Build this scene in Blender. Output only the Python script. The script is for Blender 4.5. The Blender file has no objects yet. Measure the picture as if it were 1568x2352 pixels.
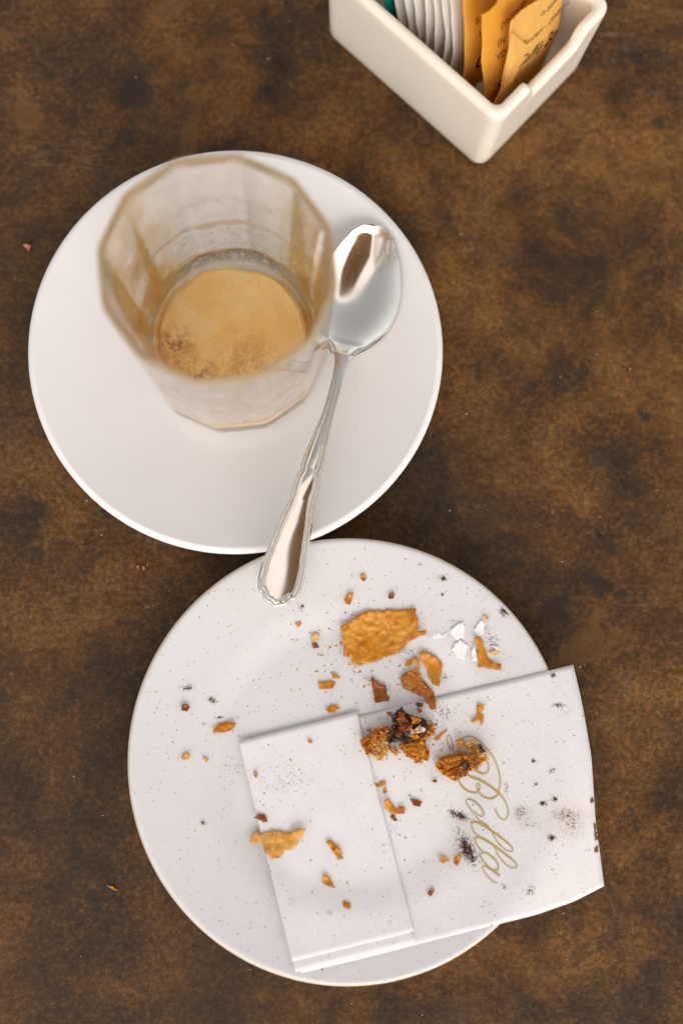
import bpy, bmesh, math, random
import numpy as np
from mathutils import Vector, Matrix, noise, geometry

S = bpy.context.scene
COL = S.collection
random.seed(7)

# ------------------------------------------------------------------ camera
FPX, CX, CY, HC = 2700.0, 784.0, 1176.0, 0.40
_n = np.array([700 - CX, -(1500 - CY), -FPX]); _n /= np.linalg.norm(_n)
_z = -_n
_y = np.array([0, 1, 0.0]); _y -= _y.dot(_z) * _z; _y /= np.linalg.norm(_y)
_x = np.cross(_y, _z)
R3 = np.array([_x, _y, _z])                       # camera -> world
cam_d = bpy.data.cameras.new('camera')
cam_d.sensor_fit = 'VERTICAL'; cam_d.sensor_height = 36.0
cam_d.lens = 36.0 * FPX / 2352.0
cam_d.clip_start = 0.01; cam_d.clip_end = 50
cam_d.dof.use_dof = True
cam_d.dof.focus_distance = 0.387
cam_d.dof.aperture_fstop = 3.4
cam = bpy.data.objects.new('camera', cam_d); COL.objects.link(cam)
cam.matrix_world = Matrix([[*R3[0], 0], [*R3[1], 0], [*R3[2], HC], [0, 0, 0, 1]])
S.camera = cam
S.render.resolution_x, S.render.resolution_y = 682, 1024

# ------------------------------------------------------------------ sky and sun
SUN_EL, SUN_ROT = 42.0, 164.0
W = bpy.data.worlds.new('World'); S.world = W; W.use_nodes = True
wn = W.node_tree
sky = wn.nodes.new('ShaderNodeTexSky'); sky.sky_type = 'NISHITA'; sky.sun_disc = False
sky.sun_elevation = math.radians(SUN_EL); sky.sun_rotation = math.radians(SUN_ROT)
sky.dust_density = 3.0; sky.air_density = 1.0; sky.ozone_density = 1.0
hs = wn.nodes.new('ShaderNodeHueSaturation'); hs.inputs['Saturation'].default_value = 0.05
wn.links.new(sky.outputs[0], hs.inputs['Color'])
wn.links.new(hs.outputs[0], wn.nodes['Background'].inputs[0])
wn.nodes['Background'].inputs[1].default_value = 0.15
sl = bpy.data.lights.new('sun', 'SUN'); sl.energy = 1.25; sl.angle = math.radians(120); sl.color = (1.0, 0.82, 0.71)
so = bpy.data.objects.new('sun', sl); COL.objects.link(so)
az = math.radians(SUN_ROT); el = math.radians(SUN_EL)
sdir = Vector((math.sin(az) * math.cos(el), math.cos(az) * math.cos(el), math.sin(el)))
so.rotation_euler = sdir.to_track_quat('Z', 'Y').to_euler(); so.location = sdir * 2
vs = S.view_settings
vs.view_transform = 'Standard'; vs.look = 'None'; vs.exposure = 0.57; vs.gamma = 1.0; vs.use_curve_mapping = False
S.cycles.use_denoising = True
S.cycles.caustics_refractive = True; S.cycles.caustics_reflective = True
S.cycles.max_bounces = 16; S.cycles.transmission_bounces = 14; S.cycles.transparent_max_bounces = 24
S.cycles.sample_clamp_indirect = 6.0; S.cycles.blur_glossy = 0.3

# ------------------------------------------------------------------ helpers
def at(px, py, z=0.0):
    """photograph point (1568 x 2352 scale) -> world point at height z"""
    d = R3 @ np.array([px - CX, -(py - CY), -FPX]); t = (z - HC) / d[2]
    return Vector((d[0] * t, d[1] * t, z))

def crop(ox, oy, s):
    return lambda x, y: (0.98 * (ox + x / s), 0.98 * (oy + y / s))
c3 = crop(560, 500, 2.45); c4 = crop(640, 1300, 2.3758); c5 = crop(540, 1640, 3.4087)
c6 = crop(900, 1540, 2.8); c7 = crop(280, 1240, 2.7354)
zA = crop(780, 1400, 7.127); zB = crop(920, 1400, 5.2267); zC = crop(820, 1600, 4.3556)
t6 = crop(0, 1700, 2.6133); t7 = crop(0, 0, 2.0632); t4 = crop(0, 1100, 3.92); t5 = crop(1040, 900, 2.8)

def lerp(tab, x):
    xs = [a for a, b in tab]; ys = [b for a, b in tab]
    return float(np.interp(x, xs, ys))

def smooth_tab(tab):
    xs = np.array([a for a, b in tab], float); ys = np.array([b for a, b in tab], float)
    m = np.gradient(ys, xs)
    def f(x):
        x = min(max(x, xs[0]), xs[-1]); i = min(max(int(np.searchsorted(xs, x)) - 1, 0), len(xs) - 2)
        h = xs[i + 1] - xs[i]; t = (x - xs[i]) / h
        return float((2*t**3-3*t*t+1)*ys[i] + (t**3-2*t*t+t)*h*m[i] + (-2*t**3+3*t*t)*ys[i+1] + (t**3-t*t)*h*m[i+1])
    return f

def mesh_obj(name, verts, faces, mat=None, parent=None, smooth=True):
    me = bpy.data.meshes.new(name); me.from_pydata([tuple(v) for v in verts], [], faces); me.update()
    if smooth: me.polygons.foreach_set('use_smooth', [True] * len(me.polygons))
    o = bpy.data.objects.new(name, me); COL.objects.link(o)
    if mat: me.materials.append(mat)
    if parent: o.parent = parent
    return o

def tag(o, label=None, cat=None, group=None, kind=None):
    if label: o['label'] = label
    if cat: o['category'] = cat
    if group: o['group'] = group
    if kind: o['kind'] = kind
    return o

def empty(name, loc):
    o = bpy.data.objects.new(name, None); o.empty_display_size = 0.01; COL.objects.link(o); o.location = loc
    return o

def put(o, parent):
    """make o (built in world space) a part of parent, which only has a location"""
    o.parent = parent; o.matrix_parent_inverse = Matrix.Translation(parent.location).inverted()
    return o

def recenter(o, loc):
    o.data.transform(Matrix.Translation(-Vector(loc))); o.location = loc
    return o

def solidify(o, th, off=-1.0):
    m = o.modifiers.new('thickness', 'SOLIDIFY'); m.thickness = th; m.offset = off; return m

def subsurf(o, n=1):
    m = o.modifiers.new('smooth', 'SUBSURF'); m.levels = n; m.render_levels = n

def lathe(prof, n=160, cx=0, cy=0):
    """prof: list of (r,z), open or closed at the axis"""
    V, F = [], []; idx = []
    for r, z in prof:
        if r < 1e-7:
            V.append((cx, cy, z)); idx.append([len(V) - 1] * n)
        else:
            k = len(V)
            for i in range(n):
                a = 2 * math.pi * i / n; V.append((cx + r * math.cos(a), cy + r * math.sin(a), z))
            idx.append(list(range(k, k + n)))
    for a, b in zip(idx[:-1], idx[1:]):
        for i in range(n):
            j = (i + 1) % n; q = [a[i], a[j], b[j], b[i]]; u = []
            for k in q:
                if k not in u: u.append(k)
            if len(u) > 2: F.append(u)
    return V, F

# ---- materials
class NT:
    def __init__(s, name):
        s.m = bpy.data.materials.new(name); s.m.use_nodes = True; s.t = s.m.node_tree
        s.b = s.t.nodes['Principled BSDF']; s.out = s.t.nodes['Material Output']
    def n(s, typ, **kw):
        nd = s.t.nodes.new('ShaderNode' + typ)
        for k, v in kw.items():
            if k.startswith('i_'):
                nd.inputs[k[2:].replace('_', ' ')].default_value = v
            else: setattr(nd, k, v)
        return nd
    def l(s, a, b): s.t.links.new(a, b)
    def coord(s, w='Object'): return s.n('TexCoord').outputs[w]
    def noise(s, vec, scale, detail=4, rough=.55, dist=0.0):
        nd = s.n('TexNoise'); nd.inputs['Scale'].default_value = scale; nd.inputs['Detail'].default_value = detail
        nd.inputs['Roughness'].default_value = rough; nd.inputs['Distortion'].default_value = dist
        s.l(vec, nd.inputs['Vector']); return nd.outputs['Fac']
    def ramp(s, fac, stops):
        nd = s.n('ValToRGB'); e = nd.color_ramp.elements
        while len(e) < len(stops): e.new(0.5)
        for el_, (p, c) in zip(e, stops):
            el_.position = p; el_.color = (*c, 1) if not isinstance(c, (int, float)) else (c, c, c, 1)
        s.l(fac, nd.inputs[0]); return nd.outputs[0]
    def mix(s, fac, a, b, mode='MIX'):
        nd = s.n('Mix', data_type='RGBA', blend_type=mode)
        for v, i in ((fac, nd.inputs[0]), (a, nd.inputs[6]), (b, nd.inputs[7])):
            if hasattr(v, 'is_linked'): s.l(v, i)
            elif isinstance(v, (int, float)): i.default_value = v
            else: i.default_value = (*v, 1)
        return nd.outputs[2]
    def math(s, op, a, b=0.0, clamp=False):
        nd = s.n('Math', operation=op); nd.use_clamp = clamp
        for v, i in ((a, nd.inputs[0]), (b, nd.inputs[1])):
            if hasattr(v, 'is_linked'): s.l(v, i)
            else: i.default_value = v
        return nd.outputs[0]
    def bump(s, h, strength=.3, dist=.001):
        nd = s.n('Bump'); nd.inputs['Strength'].default_value = strength; nd.inputs['Distance'].default_value = dist
        s.l(h, nd.inputs['Height']); s.l(nd.outputs[0], s.b.inputs['Normal']); return nd
    def set(s, **kw):
        for k, v in kw.items():
            i = s.b.inputs[k.replace('_', ' ')]
            if hasattr(v, 'is_linked'): s.l(v, i)
            elif isinstance(v, tuple) and len(v) == 3 and i.type == 'RGBA': i.default_value = (*v, 1)
            else: i.default_value = v
        return s.m

def mat_table():
    k = NT('table_rust'); c = k.coord('Object')
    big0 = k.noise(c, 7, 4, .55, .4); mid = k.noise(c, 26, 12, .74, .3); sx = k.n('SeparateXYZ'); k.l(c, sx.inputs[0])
    big = k.math('ADD', big0, k.math('ADD', k.math('MULTIPLY', sx.outputs[0], .9), k.math('MULTIPLY', sx.outputs[1], .55))); fine = k.noise(c, 520, 5, .75); grain = k.noise(c, 1500, 3, .7)  # linear bias: rust tone plus glossy-reflection brightness painted in towards upper right
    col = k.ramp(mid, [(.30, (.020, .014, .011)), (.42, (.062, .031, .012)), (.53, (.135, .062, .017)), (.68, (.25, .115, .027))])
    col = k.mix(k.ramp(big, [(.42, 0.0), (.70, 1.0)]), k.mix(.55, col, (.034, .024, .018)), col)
    f = k.ramp(fine, [(.32, .38), (.5, .92), (.68, 1.9)]); gm = k.ramp(k.noise(c, 11, 5, .6), [(.36, .55), (.64, 1.0)]); f = k.mix(gm, (.95, .95, .95), f); col = k.mix(1.0, col, f, 'MULTIPLY')
    g = k.ramp(grain, [(.3, .72), (.5, 1.0), (.7, 1.3)]); col = k.mix(1.0, col, g, 'MULTIPLY')
    # bluish worn film in places, dark oxide spots
    film = k.ramp(k.noise(c, 22, 8, .7), [(.58, 0.0), (.74, .55)]); col = k.mix(film, col, (.050, .048, .046))
    blot = k.ramp(k.noise(c, 34, 8, .65, .2), [(.61, 0.0), (.70, .5)]); col = k.mix(blot, col, (.020, .015, .012))
    st1 = k.ramp(k.noise(c, 42, 9, .62, 1.2), [(.59, 0.0), (.61, .30)]); col = k.mix(st1, col, (.026, .019, .015))      # crisp edged oxide stains
    st2 = k.ramp(k.noise(c, 17, 10, .66, .8), [(.60, 0.0), (.64, .40)]); col = k.mix(st2, col, (.19, .092, .027))           # bare rust
    sc_ = k.n('Mapping'); sc_.inputs['Rotation'].default_value = (0, 0, .5); sc_.inputs['Scale'].default_value = (1.0, 5.0, 1.0); k.l(c, sc_.inputs[0])
    rid = k.math('ABSOLUTE', k.math('SUBTRACT', k.noise(sc_.outputs[0], 16, 3, .5), .5))
    scuff = k.math('MULTIPLY', k.ramp(rid, [(.0, .5), (.006, 0.0)]), k.ramp(k.noise(c, 14, 3), [(.52, 0.0), (.66, 1.0)])); col = k.mix(scuff, col, (.20, .15, .10))
    dis = k.n('TexNoise'); dis.inputs['Scale'].default_value = 110; k.l(c, dis.inputs['Vector'])
    dv = k.n('VectorMath', operation='MULTIPLY_ADD'); k.l(dis.outputs['Color'], dv.inputs[0]); dv.inputs[1].default_value = (.012,) * 3; k.l(c, dv.inputs[2])
    for px, py, r in ((308, 208, .0078), (1283, 1408, .0066), (1368, 1338, .0058), (1476, 950, .0036), (300, 320, .0028), (1512, 285, .0040), (212, 2068, .0036), (1060, 52, .003), (1415, 1362, .003)):
        p = at(px, py, 0)
        d = k.n('VectorMath', operation='DISTANCE'); k.l(dv.outputs[0], d.inputs[0]); d.inputs[1].default_value = (p.x + .006, p.y + .006, .006)
        w_ = k.ramp(k.math('DIVIDE', d.outputs['Value'], r), [(.55, .80), (1.0, 0.0)])
        col = k.mix(w_, col, k.mix(1.0, (.026, .020, .017), g, 'MULTIPLY'))
    k.bump(k.math('ADD', fine, grain), .35, .0003)
    rg = k.ramp(mid, [(.3, .50), (.7, .66)])
    return k.set(Base_Color=col, Roughness=rg, Specular_IOR_Level=.16)

def mat_china(name, col, edge=None):
    k = NT(name); c = k.coord('Object')
    v = k.noise(c, 40, 3, .5)
    cc = k.mix(k.ramp(v, [(.35, 0.0), (.7, 1.0)]), col, tuple(a * .965 for a in col))
    if edge:                                          # unglazed worn rim line
        g = k.n('NewGeometry'); sp = k.n('SeparateXYZ'); k.l(c, sp.inputs[0])
        r = k.math('SQRT', k.math('ADD', k.math('MULTIPLY', sp.outputs[0], sp.outputs[0]), k.math('MULTIPLY', sp.outputs[1], sp.outputs[1])))
        w_ = k.ramp(k.math('DIVIDE', r, edge), [(.984, 0.0), (.992, .75)])
        cc = k.mix(k.math('MULTIPLY', w_, k.ramp(k.noise(c, 130, 3), [(.3, .3), (.6, 1.0)])), cc, (.62, .47, .30))
    k.bump(k.noise(c, 60, 2), .03, .0005)
    return k.set(Base_Color=cc, Roughness=.22, Specular_IOR_Level=.45, Coat_Weight=.0, Subsurface_Weight=.0)

def mat_plain(name, col, rough=.5, spec=.4, metal=0.0):
    k = NT(name); c = k.coord('Object')
    v = k.noise(c, 300, 3)
    return k.set(Base_Color=k.mix(k.ramp(v, [(.3, 0.0), (.7, 1.0)]), col, tuple(a * .85 for a in col)), Roughness=rough, Specular_IOR_Level=spec, Metallic=metal)

def mat_paper(name, col, trans=.25, scale=900):
    k = NT(name); c = k.coord('Object')
    v = k.noise(c, 120, 4); f = k.noise(c, scale, 3, .6)
    cc = k.mix(k.ramp(v, [(.3, 0.0), (.7, 1.0)]), col, tuple(a * .94 for a in col))
    k.bump(k.math('ADD', f, k.math('MULTIPLY', v, 1.5)), .22, .0004)
    k.set(Base_Color=cc, Roughness=.85, Specular_IOR_Level=.2)
    tr = k.n('BsdfTranslucent'); k.l(cc, tr.inputs[0]); mx = k.n('MixShader'); mx.inputs[0].default_value = trans
    k.l(k.b.outputs[0], mx.inputs[1]); k.l(tr.outputs[0], mx.inputs[2]); k.l(mx.outputs[0], k.out.inputs[0])
    return k.m

def mat_flake(name, a, b, dark, sugar=.3, scale=260, trans=.22):
    k = NT(name); c = k.coord('Object')
    v = k.noise(c, scale, 6, .72, .6); u = k.noise(c, 900, 4, .65); big = k.noise(c, 140, 3)
    col = k.ramp(v, [(.34, dark), (.47, a), (.64, b)])
    col = k.mix(k.ramp(big, [(.55, 0.0), (.72, .45)]), col, dark)
    sp = k.ramp(u, [(.66 - .08 * sugar, 0.0), (.74 - .08 * sugar, min(1.0, sugar * 1.6))])
    col = k.mix(sp, col, (.80, .70, .58))
    k.bump(k.math('ADD', v, k.math('MULTIPLY', u, .6)), .35, .0003)
    k.set(Base_Color=col, Roughness=.34, Specular_IOR_Level=.45)
    tr = k.n('BsdfTranslucent'); k.l(col, tr.inputs[0]); mx = k.n('MixShader'); mx.inputs[0].default_value = trans
    k.l(k.b.outputs[0], mx.inputs[1]); k.l(tr.outputs[0], mx.inputs[2]); k.l(mx.outputs[0], k.out.inputs[0])
    return k.m

def mat_steel():
    k = NT('polished_steel'); c = k.coord('Object')
    f = k.noise(c, 900, 4, .7); s_ = k.noise(c, 70, 4)
    rg = k.ramp(s_, [(.3, .07), (.7, .16)])
    k.bump(f, .03, .0002)
    return k.set(Base_Color=(.78, .74, .69), Metallic=1.0, Roughness=rg)

def mat_glass():
    k = NT('clear_glass')
    return k.set(Base_Color=(1.0, 1.0, .992), Roughness=.0, IOR=1.36, Transmission_Weight=1.0)

M = dict(
    wood=mat_plain('blocker_dark_wood', (.16, .085, .04), .6, .3), table=mat_table(), saucer=mat_china('saucer_china', (.80, .785, .775)), plate=mat_china('plate_china', (.67, .66, .66), .0709),
    caddy=mat_china('caddy_china', (.90, .815, .69)), steel=mat_steel(), glass=mat_glass(),
    napkin=mat_paper('napkin_paper', (.80, .785, .785), .08), gold=mat_plain('gold_ink', (.50, .37, .13), .55, .3),
    white_paper=mat_paper('white_sachet_paper', (.93, .88, .81), .35), kraft=mat_paper('amber_sachet_paper', (.86, .43, .055), .3, 500),
    kraft_pale=mat_paper('pale_amber_sachet_paper', (.90, .54, .14), .3, 500),
    teal=mat_paper('teal_sachet_paper', (.01, .27, .23), .15), ink=mat_plain('brown_ink', (.035, .014, .012), .6, .3),
    ink_pale=mat_plain('pale_brown_ink', (.20, .085, .02), .7, .2),
    golden=mat_flake('golden_pastry', (.66, .25, .010), (.74, .37, .05), (.46, .13, .004), .30),
    amber=mat_flake('amber_pastry', (.66, .23, .010), (.76, .35, .035), (.44, .125, .005), .28),
    brown=mat_flake('brown_pastry', (.30, .075, .008), (.44, .14, .014), (.11, .025, .006), .24),
    reddish=mat_flake('red_brown_pastry', (.42, .12, .010), (.56, .22, .02), (.17, .04, .008), .66),
    dark=mat_flake('chocolate_crust', (.045, .018, .011), (.13, .045, .012), (.016, .008, .007), .40, 650, .02),
    pale=mat_flake('pale_pastry', (.80, .50, .17), (.84, .62, .30), (.68, .32, .06), .3),
    dusted=mat_flake('sugar_dusted_pastry', (.74, .37, .06), (.82, .50, .16), (.58, .22, .015), .55),
    sugar=mat_plain('icing_sugar', (.88, .875, .87), .9, .1), cocoa=mat_plain('cocoa_powder', (.105, .036, .032), .9, .1),
    berry=mat_plain('chocolate_stain', (.20, .055, .035), .55, .3), pink=mat_plain('pink_crumb', (.55, .22, .13), .8, .2),
)

# ------------------------------------------------------------------ the setting: the table top
bm = bmesh.new(); bmesh.ops.create_cube(bm, size=1.0)
bmesh.ops.scale(bm, vec=(1.6, 1.6, .03), verts=bm.verts); bmesh.ops.translate(bm, vec=(0, .1, -.015), verts=bm.verts)
bmesh.ops.bevel(bm, geom=list(bm.edges), offset=.003, segments=2, affect='EDGES')
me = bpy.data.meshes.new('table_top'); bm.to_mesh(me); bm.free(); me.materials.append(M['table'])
table = bpy.data.objects.new('table_top', me); COL.objects.link(table)
tag(table, 'rust brown mottled table top under the dishes', 'table', kind='structure')

# ------------------------------------------------------------------ added canopy out of view: shades the table, browns the spoon's reflections
shade = empty('blocker', (.70, -.50, -.74)); tag(shade, 'tan canvas parasol added out of view to shade the table and brown the spoon reflections', 'blocker')
canvas = mat_paper('blocker_tan_canvas', (.74, .56, .38), .5, 300)
for q in range(8):
    a0, a1 = math.radians(45 * q + 22.5), math.radians(45 * q + 67.5); V = []; N8 = 8
    for i in range(N8 + 1):
        r = .03 + .92 * i / N8
        for j in range(N8 + 1):
            t = j / N8; ang_x = (1 - t) * math.cos(a0) + t * math.cos(a1); ang_y = (1 - t) * math.sin(a0) + t * math.sin(a1)
            V.append((r * ang_x, r * ang_y, 2.55 - .34 * (i / N8) ** 1.15 - .03 * math.sin(math.pi * t) * (i / N8)))
    F = [(i * (N8 + 1) + j, i * (N8 + 1) + j + 1, (i + 1) * (N8 + 1) + j + 1, (i + 1) * (N8 + 1) + j) for i in range(N8) for j in range(N8)]
    o = mesh_obj('blocker_panel', V, F, canvas); o.parent = shade; solidify(o, .0012, -1)
    p0 = Vector((.03 * math.cos(a0), .03 * math.sin(a0), 2.53)); p1 = Vector((.94 * math.cos(a0), .94 * math.sin(a0), 2.19)); d = (p1 - p0).normalized(); sd = Vector((-math.sin(a0), math.cos(a0), 0)) * .009; up = d.cross(sd).normalized() * .009
    V = [p + u * sd + v * up for p in (p0, p1) for u, v in ((-1, -1), (1, -1), (1, 1), (-1, 1))]
    o = mesh_obj('blocker_rib', V, [(0, 1, 5, 4), (1, 2, 6, 5), (2, 3, 7, 6), (3, 0, 4, 7), (0, 3, 2, 1), (4, 5, 6, 7)], M['wood'], smooth=False); o.parent = shade

# ------------------------------------------------------------------ saucer and plate
SC, SR = (-.02277, .10126), .06906
PC, PR = (.01424, -.03337), .07086
def saucer_z(r):
    t = min(max((r - .0325) / (SR - .0022 - .0325), 0), 1)
    return .0072 + .0095 * t ** 1.35
def plate_z(r):
    t = min(max((r - .038) / (.013), 0), 1); t = t * t * (3 - 2 * t)
    u = min(max((r - .040) / (PR - .0015 - .040), 0), 1)
    return .0105 + .0014 * t + .0040 * u ** 1.3

def dish(name, cx, cy, Rr, zf, lip, foot, mat):
    top = [(Rr * i / 60.0, zf(Rr * i / 60.0)) for i in range(0, 60) if Rr * i / 60.0 < Rr - lip]
    zr = zf(Rr - lip)
    edge = [(Rr - lip + lip * math.sin(a), zr - lip * .75 + lip * .75 * math.cos(a)) for a in [math.pi * i / 10 for i in range(0, 11)]]
    under = [(r, max(zf(r) - .0042, .0022)) for r in [Rr * (1 - .05 * i) for i in range(1, 20)] if r > foot + .003]
    bot = [(foot + .002, .0022), (foot + .0012, .0002), (foot, .0), (foot - .0015, .0004), (foot - .003, .0022), (0, .0022)]
    V, F = lathe(top + edge + under + bot, 192)
    o = mesh_obj(name, V, F, mat); o.location = (cx, cy, .0002)
    return o
saucer = dish('saucer', SC[0], SC[1], SR, saucer_z, .0022, .036, M['saucer'])
tag(saucer, 'smooth clean white saucer under the empty coffee glass', 'saucer')
plate = dish('dessert_plate', PC[0], PC[1], PR, plate_z, .0015, .040, M['plate'])
tag(plate, 'white dessert plate with crumbs, a napkin and powdered sugar', 'plate')

# ------------------------------------------------------------------ faceted glass
GX, GY, GZ, GH = -.0238, .1045, saucer_z(.01) + .0004, .082
PH = math.radians(81)
def r_out(z):       # distance to a corner of the twelve-sided outside
    t = z / GH
    return .0313 + .0018 * t
def poly(a, soft=.82):
    k = math.pi / 6; d = ((a - PH) % k) - k / 2
    p = math.cos(k / 2) / math.cos(d)
    return 1 - soft * (1 - p)
RB = .0016
FL = .0075
def r_in(z): return lerp([(FL, .0230), (FL + .003, .0262), (FL + .008, .0280), (GH * .6, .0298), (GH, .0314)], z)
def in_r(a, z):
    w = max(0, (z - GH * .5) / (GH * .5)) ** 2
    return min(r_in(z) * (1 - .35 * w * (1 - poly(a, .9))), r_out(z) * poly(a, .9) - .0009)
def lip(a, th): return r_out(GH) * poly(a, .83) - RB / 2 + RB / 2 * math.cos(th), GH - .0012 + .0012 * math.sin(th)
def glass_mesh():
    n = 144; rows = []
    def ring(rf, z): rows.append([(rf(2 * math.pi * i / n) * math.cos(2 * math.pi * i / n), rf(2 * math.pi * i / n) * math.sin(2 * math.pi * i / n), z) for i in range(n)])
    for rr in (.002, .018, .0265): ring(lambda a, rr=rr: rr, .0016 if rr < .02 else .0006)
    for z, ins in ((.0, .0018), (.0003, .0007), (.0012, .0001)): ring(lambda a: (r_out(z) - ins) * poly(a, .95), z)
    for i in range(1, 25):
        z = .0012 + (GH - .0024) * i / 24
        ring(lambda a: r_out(z) * poly(a, .95 - .12 * (z / GH) ** 6), z)
    for j in range(1, 8):                               # rolled rim
        th = math.pi * j / 8
        ring(lambda a: lip(a, th)[0], lip(0, th)[1])
    
    for i in range(0, 25):
        z = GH - .0014 - (GH - .0014 - FL - .003) * i / 24
        ring(lambda a: in_r(a, z), z)
    for rr, z in ((.0240, FL + .0014), (.0222, FL + .0004), (.018, FL), (.010, FL), (.002, FL)): ring(lambda a, rr=rr: rr, z)
    V = [p for r in rows for p in r]; F = []
    for k in range(len(rows) - 1):
        for i in range(n):
            j = (i + 1) % n; F.append((k * n + i, k * n + j, (k + 1) * n + j, (k + 1) * n + i))
    F.append(tuple(reversed(range(n)))); m = (len(rows) - 1) * n; F.append(tuple(range(m, m + n)))
    return V, F
GV, GF = glass_mesh()
glass = empty('espresso_glass', (GX, GY, GZ)); tag(glass, 'twelve sided clear espresso glass with coffee residue on white saucer', 'glass')
gb = mesh_obj('glass_body', GV, GF, M['glass']); gb.parent = glass
bmx = bmesh.new(); bmx.from_mesh(gb.data); bmesh.ops.recalc_face_normals(bmx, faces=bmx.faces); bmx.to_mesh(gb.data); bmx.free()

# coffee stain: thin dried film on the inside wall
def mat_film():
    k = NT('dried_coffee_film'); c = k.coord('Object'); sp = k.n('SeparateXYZ'); k.l(c, sp.inputs[0])
    X, Y, Z = sp.outputs
    an = k.math('ARCTAN2', Y, X)
    cmb = k.n('CombineXYZ'); k.l(k.math('MULTIPLY', an, .03), cmb.inputs[0]); k.l(Z, cmb.inputs[1])
    v = cmb.outputs[0]
    st = k.n('Mapping'); st.inputs['Scale'].default_value = (1.0, .55, 1); k.l(v, st.inputs[0])
    streak = k.noise(st.outputs[0], 130, 5, .62, .6); blot = k.noise(v, 330, 4, .6, .4)
    side = k.math('ABSOLUTE', k.math('DIVIDE', X, .029))                    # 1 at left and right, 0 at back
    side = k.ramp(side, [(.45, 0.0), (.86, 1.0)])
    fr = k.ramp(k.math('MULTIPLY', Y, -1 / .03), [(.0, 0.0), (.55, 1.0)])           # towards the near wall
    heavy = k.math('MAXIMUM', side, k.math('MULTIPLY', fr, .95))
    t = k.math('DIVIDE', Z, GH)
    hz = k.ramp(t, [(.14, 1.0), (.55, .62), (.9, .38), (1.0, .30)])
    film = k.math('MULTIPLY', k.math('MULTIPLY', heavy, hz), k.ramp(streak, [(.30, .35), (.62, 1.25)]))
    # tide lines on the far wall
    wob = k.math('ADD', t, k.math('MULTIPLY', k.math('SUBTRACT', streak, .5), .10))
    def line(p, w, s_): return k.math('MULTIPLY', k.ramp(k.math('ABSOLUTE', k.math('SUBTRACT', wob, p)), [(0.0, s_), (w, 0.0)]), k.ramp(blot, [(.36, 0.15), (.56, 1.0)]))
    lines = k.math('MAXIMUM', line(.46, .030, 1.0), line(.66, .06, .40))
    band = k.math('MULTIPLY', k.ramp(k.math('ABSOLUTE', k.math('SUBTRACT', t, .35)), [(.05, 1.0), (.13, 0.0)]), k.ramp(blot, [(.57, 0.0), (.62, .9)]))
    low = k.math('MAXIMUM', k.ramp(t, [(.125, .8), (.15, 0.0)]), k.math('MULTIPLY', k.ramp(t, [(.16, 1.0), (.27, 0.0)]), k.ramp(blot, [(.52, 0.0), (.60, .75)])))
    topf = k.ramp(t, [(.92, 0.0), (.972, .85)])
    haze = k.ramp(streak, [(.38, .06), (.7, .32)])
    a = k.math('ADD', k.math('MAXIMUM', k.math('MAXIMUM', film, lines), k.math('MAXIMUM', band, low)), k.math('MAXIMUM', topf, haze), True)
    col = k.ramp(film, [(.10, (.92, .83, .69)), (.30, (.90, .71, .43)), (.55, (.86, .57, .22)), (.90, (.74, .36, .06))])
    col = k.mix(fr, col, (.90, .78, .66))
    col = k.mix(lines, col, (.74, .47, .20))
    col = k.mix(k.ramp(t, [(.92, 0.0), (.975, .8)]), col, (.79, .61, .36))
    df = k.n('BsdfDiffuse'); tr = k.n('BsdfTranslucent'); k.l(col, df.inputs[0]); k.l(col, tr.inputs[0])
    m1 = k.n('MixShader'); m1.inputs[0].default_value = .5; k.l(df.outputs[0], m1.inputs[1]); k.l(tr.outputs[0], m1.inputs[2])
    tp = k.n('BsdfTransparent'); m2 = k.n('MixShader'); k.l(k.math('MULTIPLY', a, .80), m2.inputs[0]); k.l(tp.outputs[0], m2.inputs[1]); k.l(m1.outputs[0], m2.inputs[2])
    k.l(m2.outputs[0], k.out.inputs[0]); k.t.nodes.remove(k.b)
    return k.m
rows = []
for i in range(31):
    z = FL + .0012 + (GH - .0016 - FL - .0012) * i / 30
    rows.append([((in_r(a, z) + .00015) * math.cos(a), (in_r(a, z) + .00015) * math.sin(a), z) for a in [2 * math.pi * q / 144 for q in range(144)]])
for j in range(0, 9):
    th = math.pi * (1 - j / 8)
    rows.append([((lip(a, th)[0] - .00012 * math.cos(th)) * math.cos(a), (lip(a, th)[0] - .00012 * math.cos(th)) * math.sin(a), lip(a, th)[1] - .00012 * math.sin(th)) for a in [2 * math.pi * q / 144 for q in range(144)]])
V = [p for r in rows for p in r]; F = [(k * 144 + i, k * 144 + (i + 1) % 144, (k + 1) * 144 + (i + 1) % 144, (k + 1) * 144 + i) for k in range(len(rows) - 1) for i in range(144)]
fo = mesh_obj('coffee_stain', V, F, mat_film()); fo.parent = glass
tag(fo, 'dried tan coffee film on the inside wall')

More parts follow.
